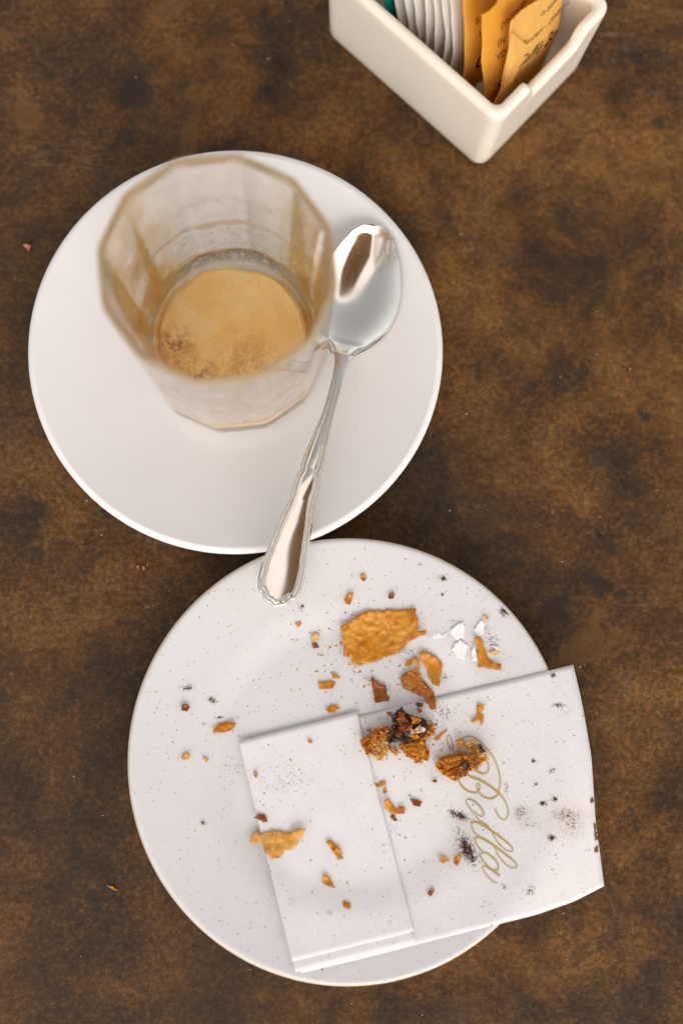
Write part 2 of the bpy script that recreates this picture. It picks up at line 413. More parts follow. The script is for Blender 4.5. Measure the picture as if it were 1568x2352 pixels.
# leftover foam in the bottom of the glass
def mat_crema():
    k = NT('coffee_foam'); c = k.coord('Object'); sp = k.n('SeparateXYZ'); k.l(c, sp.inputs[0])
    v = k.noise(c, 55, 4, .55, .5); f = k.noise(c, 420, 4, .65); b = k.noise(c, 1300, 2, .5)
    base = k.ramp(v, [(.30, (.95, .52, .13)), (.5, (.98, .65, .24)), (.72, (.98, .74, .37))])
    # darker wet patches to the left and at the near edge
    d1 = k.n('VectorMath', operation='DISTANCE'); k.l(c, d1.inputs[0]); d1.inputs[1].default_value = (-.0195, -.002, .0005)
    d2 = k.n('VectorMath', operation='DISTANCE'); k.l(c, d2.inputs[0]); d2.inputs[1].default_value = (-.0125, -.0150, .0005)
    d3 = k.n('VectorMath', operation='DISTANCE'); k.l(c, d3.inputs[0]); d3.inputs[1].default_value = (.004, -.0080, .0005)
    spk = k.ramp(k.noise(c, 330, 6, .72), [(.40, 0.0), (.60, 1.0)])
    for d, r, s_, cc in ((d1, .0085, 1.0, (.34, .10, .012)), (d2, .0110, 1.0, (.28, .075, .010)), (d3, .015, .70, (.62, .25, .035))):
        w_ = k.ramp(k.math('DIVIDE', d.outputs['Value'], r), [(.2, s_), (1.0, 0.0)])
        base = k.mix(k.math('MULTIPLY', w_, spk), base, cc)
    d4 = k.n('VectorMath', operation='DISTANCE'); k.l(c, d4.inputs[0]); d4.inputs[1].default_value = (.0135, -.0105, .0005)
    w4 = k.math('MULTIPLY', k.ramp(k.math('DIVIDE', d4.outputs['Value'], .0042), [(.2, 1.0), (1.0, 0.0)]), k.ramp(f, [(.40, 0.0), (.55, 1.0)]))
    base = k.mix(w4, base, (.84, .70, .55))
    base = k.mix(k.ramp(b, [(.60, 0.0), (.74, .35)]), base, (.62, .28, .06))
    base = k.mix(k.ramp(f, [(.62, 0.0), (.72, .5)]), base, (.82, .54, .25))
    k.bump(k.math('ADD', f, b), .35, .0004)
    k.set(Base_Color=base, Roughness=.35, Specular_IOR_Level=.5)
    tr = k.n('BsdfTranslucent'); k.l(base, tr.inputs[0]); mx = k.n('MixShader'); mx.inputs[0].default_value = .06
    k.l(k.b.outputs[0], mx.inputs[1]); k.l(tr.outputs[0], mx.inputs[2]); k.l(mx.outputs[0], k.out.inputs[0])
    return k.m
n, rings = 120, 22; V, F = [], []
for j in range(rings + 1):
    for i in range(n):
        a = 2 * math.pi * i / n; t = j / rings
        wob = 1 - .12 * max(0, math.sin(a + .35)) ** 2.2 * (.5 + noise.noise((math.cos(a) * 1.6, math.sin(a) * 1.6, 3))) - .02 * max(0, math.sin(a)) + .012 * noise.noise((math.cos(a) * 5, math.sin(a) * 5, 1))
        r = .0005 + .0266 * t * wob
        z = .0016 + .0004 * noise.noise((r * math.cos(a) * 140, r * math.sin(a) * 140, .5)) + .0009 * t ** 10
        V.append((r * math.cos(a), r * math.sin(a), z if j < rings else .0005))
for j in range(rings):
    for i in range(n):
        F.append((j * n + i, j * n + (i + 1) % n, (j + 1) * n + (i + 1) % n, (j + 1) * n + i))
F.append(tuple(range(n)))
foam = mesh_obj('coffee_foam', V, F, mat_crema()); foam.location = (GX, GY, GZ + FL - .0007)
bmx = bmesh.new(); bmx.from_mesh(foam.data); bmesh.ops.recalc_face_normals(bmx, faces=bmx.faces); bmx.to_mesh(foam.data); bmx.free()
tag(foam, 'leftover tan coffee foam in the bottom of the glass', 'coffee')

# ------------------------------------------------------------------ teaspoon
SPX = 5.65e-5                                           # metres per tracing pixel
tip_xy = at(*c3(785, 73), .0175); end_xy = at(*c3(228, 2270), .0235)
ax = Vector((end_xy.x - tip_xy.x, end_xy.y - tip_xy.y, 0)); SL = ax.length; ax.normalize(); nx = Vector((-ax.y, ax.x, 0))
if nx.x < 0: nx = -nx
kpx = SL / 2266.0
z_ax = smooth_tab([(0, .0188), (300, .0180), (600, .0178), (800, .0187), (950, .0205), (1200, .0232), (1500, .0246), (1800, .0240), (2000, .0232), (2266, .0232)])
c_ax = smooth_tab([(0, 0), (700, 0), (1150, 2), (1330, -8), (1550, -16), (1850, -25), (2060, -27), (2266, -26)])
w_ax = lambda s: lerp([(786, 60), (805, 49), (834, 40), (870, 34), (930, 31.5), (1130, 32.5), (1230, 39), (1330, 51), (1430, 62), (1470, 63), (1488, 58), (1505, 60), (1535, 69), (1600, 72), (1625, 70), (1650, 69.5), (1700, 75), (1780, 90), (1925, 108), (2030, 121), (2100, 124), (2266, 120)], s)
def sp_pt(s, d, z):
    p = tip_xy + ax * (s * kpx) + nx * ((d + c_ax(s)) * kpx); return Vector((p.x, p.y, z))
spoon = empty('teaspoon', (tip_xy.x, tip_xy.y, saucer_z(.05))); tag(spoon, 'polished steel teaspoon with beaded scalloped handle leaning across saucer edge', 'spoon')
# bowl
wb = smooth_tab([(0, 0), (12, 46), (44, 98), (114, 147), (216, 193), (332, 224), (443, 235), (538, 224), (628, 195), (711, 136), (760, 84), (786, 60)])
sv = [786 * (1 - math.cos(math.pi * i / 56)) / 2 for i in range(57)]; NTT = 40
V, F = [], []
for i, s in enumerate(sv):
    w = max(wb(s) if s > 12 else 46 * math.sqrt(s / 12), 1.0)
    for j in range(NTT + 1):
        t = -1 + 2 * j / NTT; t = math.sin(t * math.pi / 2)
        f = max(0.0, 1 - abs((s - 400) / 405) ** 2.3)
        dz = .0054 * min(1, s / 40) * (f ** .85) * (1 - abs(t) ** 2.2)
        V.append(sp_pt(s, w * t, z_ax(s) - dz - .0004 * (1 - t * t) * (s > 700)))
for i in range(56):
    for j in range(NTT):
        a = i * (NTT + 1) + j; F.append((a, a + 1, a + NTT + 2, a + NTT + 1))
bowl = put(mesh_obj('bowl', V, F, M['steel']), spoon)
# handle with beaded border
endL = lambda t: lerp([(-1, 2135), (-.93, 2180), (-.82, 2206), (-.68, 2207), (-.54, 2238), (-.36, 2250), (-.22, 2252), (0, 2270), (.22, 2256), (.36, 2250), (.54, 2238), (.68, 2207), (.82, 2204), (.93, 2178), (1, 2135)], t)
NS, NC = 260, 64
outl = []
for s in np.linspace(786, 2150, 500): outl.append((s, w_ax(s)))
for t in np.linspace(1, -1, 120): outl.append((endL(t), t * w_ax(endL(t))))
for s in np.linspace(2150, 786, 500): outl.append((s, -w_ax(s)))
outl = np.array(outl)
def bead(d):        # d in metres from the outline
    h = 0.0
    for c_, w_, hh in ((.00062, .00050, .00050), (.00168, .00045, .00036)):
        u = (d - c_) / w_
        if abs(u) < 1: h = max(h, hh * (1 - u * u) ** .7)
    return h
V, F = [], []
for side in (0, 1):
    for i in range(NS + 1):
        for j in range(NC + 1):
            t = -1 + 2 * j / NC; t = .55 * t + .45 * math.sin(t * math.pi / 2)
            s = 786 + (endL(t) - 786) * (i / NS)
            w = w_ax(s); d = t * w
            if side:
                V.append(sp_pt(s, d, z_ax(s) - .0013 * (1 - abs(t) ** 4)))
                continue
            dist = float(np.min(np.hypot(outl[:, 0] - s, outl[:, 1] - d))) * kpx / min(1.0, w * kpx / .0036) 
            k_ = min(1, max(0, (s - 850) / 160)) * min(1.0, w * kpx / .0030)
            rnd = min(1.0, dist / .0004)
            z = z_ax(s) + .0004 * (1 - (1 - rnd) ** 2) + .0006 * (1 - t * t) + k_ * bead(dist)
            if s > 1480 and s < 1660: z += .00018 * math.sin((s - 1480) / 180 * math.pi)
            V.append(sp_pt(s, d, z))
m_ = (NS + 1) * (NC + 1)
for i in range(NS):
    for j in range(NC):
        a = i * (NC + 1) + j; F.append((a, a + 1, a + NC + 2, a + NC + 1)); a += m_; F.append((a, a + NC + 1, a + NC + 2, a + 1))
rim_ = [i * (NC + 1) for i in range(NS + 1)] + [NS * (NC + 1) + j for j in range(1, NC + 1)] + [i * (NC + 1) + NC for i in range(NS - 1, -1, -1)]
for q in range(len(rim_) - 1): F.append((rim_[q], rim_[q + 1], rim_[q + 1] + m_, rim_[q] + m_))
handle = put(mesh_obj('handle', V, F, M['steel']), spoon)
bmx = bmesh.new(); bmx.from_mesh(handle.data); bmesh.ops.recalc_face_normals(bmx, faces=bmx.faces); bmx.to_mesh(handle.data); bmx.free()
bmx = bmesh.new(); bmx.from_mesh(bowl.data)
if sum(f.normal.z for f in bmx.faces) < 0: bmesh.ops.reverse_faces(bmx, faces=bmx.faces)
bmx.to_mesh(bowl.data); bmx.free(); solidify(bowl, .0009, -1.0)

# ------------------------------------------------------------------ sugar caddy and sachets
BF = at(1100, 378, 0); BL = at(760, 75, 0); BR = at(1325, 160, 0)
A = (BL - BF); LA = A.length; A.normalize(); B = (BR - BF); B = B - A * B.dot(A); LB = B.length; B.normalize()
BHH = .0415
def bx(a, b, z): p = BF + A * a + B * b; return (p.x, p.y, z)
def rrect(a0, a1, b0, b1, r, n=7):
    """rounded rectangle in the caddy's frame with many points per side"""
    pts = []
    cs = [(a0 + r, b0 + r, 180), (a1 - r, b0 + r, 270), (a1 - r, b1 - r, 0), (a0 + r, b1 - r, 90)]
    for q, (ca, cb, st) in enumerate(cs):
        for i in range(n + 1):
            th = math.radians(st + 90 * i / n); pts.append((ca + r * math.cos(th), cb + r * math.sin(th)))
        e = pts[-1]; nxt = cs[(q + 1) % 4]; th = math.radians(nxt[2]); f = (nxt[0] + r * math.cos(th), nxt[1] + r * math.sin(th))
        for i in range(1, 40): pts.append((e[0] + (f[0] - e[0]) * i / 40, e[1] + (f[1] - e[1]) * i / 40))
    return pts
def dip(a, b):
    """lowered finger notch in the two short sides"""
    u = 1 if (a < .008 or a > LA - .008) else 0
    if not u: return 0.0
    t = (b - LB * .535) / (LB * .245)
    e = 1 / (1 + math.exp((abs(t) - 1) * 26))
    return .0085 * e
def ringpts(inset, r, z, useDip):
    fl = .0012
    out = []
    g_ = .0016
    for a, b in rrect(-g_ - fl * z / BHH + inset, LA + g_ + fl * z / BHH - inset, -g_ - fl * z / BHH + inset, LB + g_ + fl * z / BHH - inset, r):
        out.append((a, b, z - (dip(a, b) if useDip else 0)))
    return out
rings_ = []
WT = .0042
rings_.append(ringpts(.004, .004, .0004, False)); rings_.append(ringpts(.0012, .0042, .0003, False)); rings_.append(ringpts(.0003, .0045, .0012, False)); rings_.append(ringpts(0, .0045, .003, False))
for z in (.009, .016, .022): rings_.append(ringpts(0, .0045, z, False))
for z in (.0315, .0365): 
    rings_.append([(a, b, min(zz, BHH - .0040 - dip(a, b) - (.004 if z < .033 else .0005))) for a, b, zz in ringpts(0, .0045, z, False)])
for th in (0, 25, 50, 70, 90, 110, 130, 155, 180):
    q = math.radians(th); rings_.append(ringpts(WT / 2 - WT / 2 * math.cos(q), .0045 - .0018 * (1 - math.cos(q)) / 2, BHH - .0022 + .0022 * math.sin(q), True))
for z in (.030, .015, .006): rings_.append(ringpts(WT - .0003, .0026, z, False))
rings_.append(ringpts(WT + .002, .002, .0042, False)); rings_.append(ringpts(WT + .012, .002, .0040, False))
V = [bx(*p) for r in rings_ for p in r]; n = len(rings_[0]); F = []
for k in range(len(rings_) - 1):
    for i in range(n):
        j = (i + 1) % n; F.append((k * n + i, k * n + j, (k + 1) * n + j, (k + 1) * n + i))
F.append(tuple(reversed(range(n)))); F.append(tuple(range((len(rings_) - 1) * n, len(rings_) * n)))
caddy = mesh_obj('sugar_caddy', V, F, M['caddy']); recenter(caddy, bx(LA / 2, LB / 2, 0))
bmx = bmesh.new(); bmx.from_mesh(caddy.data); bmesh.ops.recalc_face_normals(bmx, faces=bmx.faces); bmx.to_mesh(caddy.data); bmx.free()
tag(caddy, 'cream white ceramic sugar caddy with notched rim holding sachets', 'caddy')

def sachet_pt(p, u, v, side):
    """u across the width, v up the height, side +1 / -1 the two faces"""
    Wd, Hh = p['w'], p['h']
    puff = (max(0, math.sin(math.pi * min(max(u, 0), 1))) ** .6) * (max(0, math.sin(math.pi * min(max((v - .10) / .80, 0), 1))) ** .6)
    sd = p['seed']
    wv = .0015 * noise.noise((u * 2.6 + sd, v * 2.4, sd * 1.7)) + .0005 * noise.noise((u * 7 + sd, v * 6, sd))
    cr = .00012 * math.sin(u * Wd / .00075 * math.pi) * (1 if (v < .10 or v > .90) else 0) * 1.0
    edge = .0009 * noise.noise((v * 4 + sd * 3, side * 0.0, 5.0)) * (1 - 2 * (u > .5))
    x = p['b'] + Wd * u + edge * abs(2 * u - 1) ** 3
    z0 = Hh * v
    y = p['a'] + p['k'] * max(0, z0 - .016) ** 1.35 * 8.0 + p['lean'] * z0 + wv * (0.3 + v) + cr - side * (.00018 + p['t'] * puff)
    xr, zr = x - p['b'], z0
    ca, sa = math.cos(p['rot']), math.sin(p['rot'])
    return bx(y, p['b'] + xr * ca + zr * sa, .0052 + zr * ca - xr * sa + p['up'])
def make_sachet(name, p, mat, label, group):
    NU, NV = 30, 44; V, F = [], []
    for side in (1, -1):
        for j in range(NV + 1):
            for i in range(NU + 1): V.append(sachet_pt(p, i / NU, j / NV, side))
    m = (NU + 1) * (NV + 1)
    for j in range(NV):
        for i in range(NU):
            a = j * (NU + 1) + i
            F.append((a, a + 1, a + NU + 2, a + NU + 1)); b = a + m; F.append((b, b + NU + 1, b + NU + 2, b + 1))
    rim = [i for i in range(NU + 1)] + [j * (NU + 1) + NU for j in range(1, NV + 1)] + [NV * (NU + 1) + i for i in range(NU - 1, -1, -1)] + [j * (NU + 1) for j in range(NV - 1, 0, -1)]
    for q in range(len(rim)):
        a, b = rim[q], rim[(q + 1) % len(rim)]; F.append((b, a, a + m, b + m))
    o = mesh_obj(name, V, F, mat); base = bx(p['a'], p['b'] + p['w'] / 2, .0052)
    recenter(o, base); tag(o, label, 'sachet', group); return o
def printed(parent, p, text, u0, v0, size, mat, shear=0.0, name='lettering', flip=False, bold=0.0):
    cu = bpy.data.curves.new('txt', 'FONT'); cu.body = text; cu.size = 1.0; cu.shear = shear; cu.resolution_u = 3; cu.offset = bold
    ob = bpy.data.objects.new('txt', cu); COL.objects.link(ob)
    dg = bpy.context.evaluated_depsgraph_get(); me_ = bpy.data.meshes.new_from_object(ob.evaluated_get(dg))
    bpy.data.objects.remove(ob)
    bm_ = bmesh.new(); bm_.from_mesh(me_)
    V = []; s_ = size
    for v in bm_.verts:
        u = u0 + (-1 if flip else 1) * v.co.x * s_ / p['w']; w_ = v0 + (-1 if flip else 1) * v.co.y * s_ / p['h']
        a = Vector(sachet_pt(p, u, w_, 1)); a -= A * .00010
        v.co = a
    bad = [v for v in bm_.verts if not math.isfinite(v.co.x)]
    bm_.to_mesh(me_); bm_.free(); me_.name = name; me_.materials.clear(); me_.materials.append(mat)
    o = bpy.data.objects.new(name, me_); COL.objects.link(o); put(o, parent); return o
def P(a, b=.0052, w=.040, h=.060, k=.35, lean=.02, rot=.0, t=.0013, seed=0., up=0.): return dict(a=a, b=b, w=w, h=h, k=k, lean=lean, rot=rot, t=t, seed=seed, up=up)
wg = 'white paper sachets in the caddy'
whites = [(.0428, .7, 'white sachet right in front of the teal one'), (.0390, 2.3, 'second white sachet in front of the teal one'), (.0362, 4.1, 'white sachet bearing a dark curved letter near its top edge'),
          (.0330, 5.9, 'white sachet just in front of the one with a letter'), (.0300, 7.7, 'white sachet with wavy edge, third from the amber ones'), (.0268, 9.4, 'white sachet next to the ribbed edged one'), (.0236, 11.8, 'white sachet with ribbed crimped edge beside the amber sachets')]
tp_ = P(.0465, seed=13.1, k=.08, lean=.20, t=.0010, w=.0385); make_sachet('sweetener_sachet', tp_, M['teal'], 'teal green sachet standing behind the white sachets', None)
for q, (a, sd, lb) in enumerate(whites):
    p = P(a, seed=sd, k=.08 + .01 * q, lean=.20, h=.0535 - .0012 * q, rot=.05 + .040 * q, t=.0009, up=.0345 * math.sin(.05 + .040 * q), w=.0345)
    o = make_sachet('sugar_sachet', p, M['white_paper'], lb, wg)
    if q == 2: printed(o, p, 'C', .30, .70, .011, M['ink'], .35)
ag = 'amber brown sugar sachets in the caddy'
p1 = P(.0188, seed=15.2, k=.16, lean=.06, rot=.20, h=.047, t=.0013, up=.0068, w=.034)
p2 = P(.0098, seed=21.7, k=.13, lean=.04, rot=.15, h=.048, t=.0012, b=.0050, up=.0052, w=.035)
p3 = P(.0062, seed=33.3, k=.10, lean=.04, rot=.29, h=.043, t=.0006, b=.0063, up=.0090, w=.031)
s1 = make_sachet('cane_sugar_sachet', p1, M['kraft'], 'amber sugar sachet touching the white ones', ag)
s2 = make_sachet('cane_sugar_sachet', p2, M['kraft'], 'middle one of the three amber sugar sachets', ag)
s3 = make_sachet('cane_sugar_sachet', p3, M['kraft_pale'], 'foremost pale amber sachet with folded corner and cursive lettering', ag)
printed(s1, p1, 'Buo', .12, .70, .0030, M['ink_pale']); printed(s1, p1, 'L', .16, .60, .0030, M['ink']); printed(s1, p1, 'C', .10, .30, .011, M['ink'], .3)
printed(s2, p2, '(Vaccoreto 1064/', .22, .80, .0032, M['ink']); printed(s2, p2, '(IV', .18, .68, .0032, M['ink']); printed(s2, p2, 'VD', .16, .58, .0032, M['ink']); printed(s2, p2, 'IS', .12, .30, .0062, M['ink'], 0, bold=.008)
printed(s3, p3, 'in confezione', .52, .84, .0030, M['ink_pale'], .2); printed(s3, p3, 'Zucchero - Casalmoro (MN)', .24, .69, .0030, M['ink_pale'], .2)
printed(s3, p3, 'Caffè Bo', .20, .48, .0066, M['ink'], .5)
# folded corner of the foremost sachet
V = [Vector(sachet_pt(p3, u, v, 1)) - A * (.0006 + e) for u, v, e in ((.0, .92, 0), (.30, .70, .0008), (.12, .44, .0006), (.0, .40, 0), (.06, .68, .0014))]
fc = mesh_obj('folded_corner', V, [(0, 1, 4), (1, 2, 4), (2, 3, 4), (3, 0, 4)], M['kraft_pale'], smooth=False); put(fc, s3); solidify(fc, .0001)

# ------------------------------------------------------------------ napkin
FLAP = [(548, 1702), (820, 1634), (957, 2152), (672, 2232)]
NAP = [(575, 1712), (820, 1647), (1060, 1589), (1315, 1527), (1330, 1590), (1342, 1650), (1357, 1740), (1366, 1880), (1386, 2035), (1318, 2070), (1230, 2101), (1150, 2121), (1050, 2146), (957, 2170), (820, 2205), (690, 2236)]
def in_poly(x, y, P_):
    c = False; j = len(P_) - 1
    for i in range(len(P_)):
        xi, yi = P_[i]; xj, yj = P_[j]
        if (yi > y) != (yj > y) and x < (xj - xi) * (y - yi) / (yj - yi) + xi: c = not c
        j = i
    return c
def pr(x, y): return math.hypot(x - PC[0], y - PC[1])
def base_plate(x, y): return plate_z(pr(x, y)) + .0003
def nap_h(x, y):
    r = pr(x, y)
    z = plate_z(min(r, PR - .002)) + .0006
    z += .0003 * math.exp(-((r - .044) / .010) ** 2)              # bridges the step of the well
    if r > PR: z -= (r - PR) ** 1.4 * .9
    z += .00022 * noise.noise((x * 35, y * 35, 1.5)) + .00006 * noise.noise((x * 120, y * 120, 3.5))
    return z
FC = at(745, 1930, .01); FD = (at(672, 2232, .01) - at(548, 1702, .01)).normalized(); FN = Vector((FD.y, -FD.x, 0))
def flap_h(x, y):
    e = (Vector((x, y, 0)) - Vector((FC.x, FC.y, 0))).dot(FN)            # across the flap
    s_ = e if FN.x > 0 else -e
    return nap_h(x, y) + .0005 + .0005 * min(max((-s_ - .004) / .018, 0), 1) ** 1.5
def ray(px, py, h):
    z = .012
    for _ in range(6):
        p = at(px, py, z); z = h(p.x, p.y)
    return at(px, py, z)
def auto(px, py):
    if in_poly(px, py, FLAP): return ray(px, py, lambda x, y: flap_h(x, y) + .0002)
    if in_poly(px, py, NAP): return ray(px, py, lambda x, y: nap_h(x, y) + .0002)
    p = ray(px, py, base_plate)
    if pr(p.x, p.y) < PR - .0004: return p
    return at(px, py, .0002)
def fill(poly_, step, jit=0.0, seed=0):
    """outline points -> (points2d, triangles) with inner points"""
    pts = []
    for i in range(len(poly_)):
        a = Vector(poly_[i]); b = Vector(poly_[(i + 1) % len(poly_)]); n_ = max(1, int((b - a).length / step))
        nr = Vector((-(b - a).y, (b - a).x)); nr = nr / max(nr.length, 1e-6)
        for q in range(n_):
            p_ = a + (b - a) * (q / n_)
            if q and jit: p_ += nr * random.uniform(-jit, jit) * step
            pts.append(p_)
    nb = len(pts); xs = [p_.x for p_ in pts]; ys = [p_.y for p_ in pts]
    P2 = [(p_.x, p_.y) for p_ in pts]
    x = min(xs) + step * .5
    inner = []
    while x < max(xs):
        y = min(ys) + step * .5
        while y < max(ys):
            xx, yy = x + random.uniform(-.25, .25) * step, y + random.uniform(-.25, .25) * step
            if in_poly(xx, yy, P2) and min((xx - a) ** 2 + (yy - b) ** 2 for a, b in P2) > (.5 * step) ** 2: inner.append(Vector((xx, yy)))
            y += step
        x += step
    allp = pts + inner
    vs_, es_, fs_, *_ = geometry.delaunay_2d_cdt(allp, [(i, (i + 1) % nb) for i in range(nb)], [], 1, 1e-4)
    return vs_, fs_, nb
napkin = empty('paper_napkin', auto(900, 1900)); tag(napkin, 'folded white paper napkin with gold script lying over plate edge', 'napkin')
def along(pl, n_):
    P_ = [np.array(p, float) for p in pl]; L_ = [0.0]
    for p, q in zip(P_[:-1], P_[1:]): L_.append(L_[-1] + float(np.linalg.norm(q - p)))
    return [np.array([np.interp(L_[-1] * i / n_, L_, [p[k] for p in P_]) for k in (0, 1)]) for i in range(n_ + 1)]
def sheet(name, top, right, bottom, left, h, mat, th, n_=44):
    """Coons patch between four edges (top and bottom left to right, left and right top to bottom)"""
    T, B_, L_, R_ = along(top, n_), along(bottom, n_), along(left, n_), along(right, n_); V, F = [], []
    for j in range(n_ + 1):
        v = j / n_
        for i in range(n_ + 1):
            u = i / n_
            p = (1 - v) * T[i] + v * B_[i] + (1 - u) * L_[j] + u * R_[j] - ((1 - u) * (1 - v) * T[0] + u * (1 - v) * T[-1] + (1 - u) * v * B_[0] + u * v * B_[-1])
            V.append(ray(p[0], p[1], h))
    for j in range(n_):
        for i in range(n_):
            k = j * (n_ + 1) + i; F.append((k, k + n_ + 1, k + n_ + 2, k + 1))
    o = put(mesh_obj(name, V, F, mat), napkin); solidify(o, th, 1.0); return o
def mat_napkin():
    k = NT('napkin_paper_print'); c = k.coord('Object')
    v = k.noise(c, 120, 4); f = k.noise(c, 1500, 3, .6)
    cc = k.mix(k.ramp(v, [(.3, 0.0), (.7, 1.0)]), (.80, .785, .785), (.77, .75, .745))
    o0 = napkin.location
    for px, py, r, s_, col in ((1300, 1885, .010, .42, (.66, .40, .31)), (1205, 1875, .0055, .35, (.50, .30, .26)), (1072, 1955, .008, .30, (.52, .34, .29)), (1375, 1900, .006, .40, (.72, .42, .29)), (1050, 1885, .005, .25, (.48, .30, .27)), (1330, 2060, .012, .18, (.75, .62, .50))):
        p = auto(px, py)
        d = k.n('VectorMath', operation='DISTANCE'); k.l(c, d.inputs[0]); d.inputs[1].default_value = p
        w_ = k.ramp(k.math('DIVIDE', d.outputs['Value'], r), [(.15, s_), (1.0, 0.0)])
        cc = k.mix(k.math('MULTIPLY', w_, k.ramp(f, [(.38, .3), (.58, 1.0)])), cc, col)
    br = k.n('TexVoronoi'); br.inputs['Scale'].default_value = 900; k.l(c, br.inputs['Vector'])
    k.bump(k.math('ADD', k.math('ADD', f, k.math('MULTIPLY', v, 1.5)), br.outputs['Distance']), .16, .0004)
    k.set(Base_Color=cc, Roughness=.85, Specular_IOR_Level=.2)
    tr = k.n('BsdfTranslucent'); k.l(cc, tr.inputs[0]); mx = k.n('MixShader'); mx.inputs[0].default_value = .08
    k.l(k.b.outputs[0], mx.inputs[1]); k.l(tr.outputs[0], mx.inputs[2]); k.l(mx.outputs[0], k.out.inputs[0])
    return k.m
M['napkin_print'] = mat_napkin()
sheet('lower_panel', NAP[0:4], NAP[3:9], NAP[15:7:-1], [NAP[0], NAP[15]], nap_h, M['napkin_print'], .00012)
sheet('inner_layer', [(560, 1706), (815, 1644)], [(815, 1644), (955, 2165)], [(679, 2233), (955, 2165)], [(560, 1706), (679, 2233)], lambda x, y: flap_h(x, y) - .0002, M['napkin'], .00012)
sheet('folded_flap', [(548, 1702), (820, 1634)], [(820, 1634), (951, 2140)], [(671, 2209), (951, 2140)], [(548, 1702), (671, 2209)], flap_h, M['napkin'], .00012)

# gold script on the napkin
strokes = [
    [(445, 618, 6), (428, 590, 7), (411, 545, 7), (416, 515, 6), (430, 516, 6), (443, 550, 7), (453, 605, 8), (480, 680, 10), (520, 745, 13), (562, 782, 15), (620, 803, 16), (690, 845, 15), (748, 890, 12), (788, 940, 9), (811, 1000, 8), (808, 1048, 8), (784, 1068, 8), (752, 1048, 8), (724, 996, 8)],
    [(490, 545, 6), (545, 519, 7), (602, 535, 8), (660, 588, 8), (710, 650, 8), (745, 730, 8), (760, 810, 8), (750, 880, 8), (735, 912, 12), (700, 929, 13), (660, 920, 12), (625, 892, 10), (607, 852, 8), (612, 829, 7), (626, 842, 7), (622, 872, 9), (600, 889, 13), (552, 880, 14), (505, 842, 12), (480, 790, 8)],
    [(590, 738, 12), (640, 764, 12), (675, 755, 9), (685, 725, 8), (676, 690, 7), (650, 655, 7), (610, 630, 6)],
    [(600, 1045, 6), (575, 1010, 7), (548, 975, 8), (536, 950, 8), (545, 934, 9), (568, 935, 12), (605, 958, 12), (640, 1000, 9), (652, 1030, 8), (640, 1046, 8), (610, 1032, 7), (592, 1010, 6)],
    [(600, 1040, 6), (612, 1062, 6), (630, 1078, 7), (690, 1125, 7), (735, 1205, 7), (790, 1260, 7), (828, 1275, 7), (843, 1264, 8), (822, 1232, 10), (760, 1182, 13), (690, 1132, 14), (625, 1092, 14), (580, 1080, 11), (570, 1100, 8), (588, 1148, 7), (622, 1178, 7)],
    [(622, 1178, 7), (690, 1215, 7), (722, 1250, 7), (750, 1308, 7), (805, 1366, 7), (850, 1385, 7), (870, 1370, 8), (850, 1340, 10), (790, 1292, 13), (712, 1232, 14), (645, 1192, 14), (604, 1184, 11), (597, 1212, 8), (620, 1252, 7), (650, 1280, 7)],
    [(720, 1330, 7), (690, 1298, 12), (660, 1285, 11), (634, 1290, 8), (630, 1308, 8), (655, 1345, 8), (700, 1390, 9), (738, 1400, 9), (747, 1372, 10), (728, 1330, 9), (705, 1306, 7)],
    [(757, 1434, 14), (722, 1410, 14), (690, 1390, 11), (655, 1370, 9), (645, 1386, 7), (668, 1428, 7), (708, 1468, 7), (740, 1483, 7)],
]
V, F = [], []
for st in strokes:
    pts = []
    for i in range(len(st) - 1):
        p0, p1_, p2_, p3_ = (np.array(st[max(i - 1, 0)], float), np.array(st[i], float), np.array(st[i + 1], float), np.array(st[min(i + 2, len(st) - 1)], float))
        for q in range(7):
            t = q / 7
            pts.append(.5 * ((2 * p1_) + (-p0 + p2_) * t + (2 * p0 - 5 * p1_ + 4 * p2_ - p3_) * t * t + (-p0 + 3 * p1_ - 3 * p2_ + p3_) * t ** 3))
    pts.append(np.array(st[-1], float)); b0 = len(V)
    lift = .00022 + .00002 * len(F) / 400
    for i, p in enumerate(pts):
        d = pts[min(i + 1, len(pts) - 1)][:2] - pts[max(i - 1, 0)][:2]; d /= max(np.linalg.norm(d), 1e-6); nn = np.array([-d[1], d[0]]) * p[2] * .53
        for sg in (1, -1):
            V.append(ray(*c6(p[0] + sg * nn[0], p[1] + sg * nn[1]), lambda x, y: nap_h(x, y) + lift))
        if i: k_ = b0 + 2 * i; F.append((k_ - 2, k_ - 1, k_ + 1, k_))
let = put(mesh_obj('script_lettering', V, F, M['gold']), napkin); tag(let, 'gold cursive word Bolla printed on the napkin')

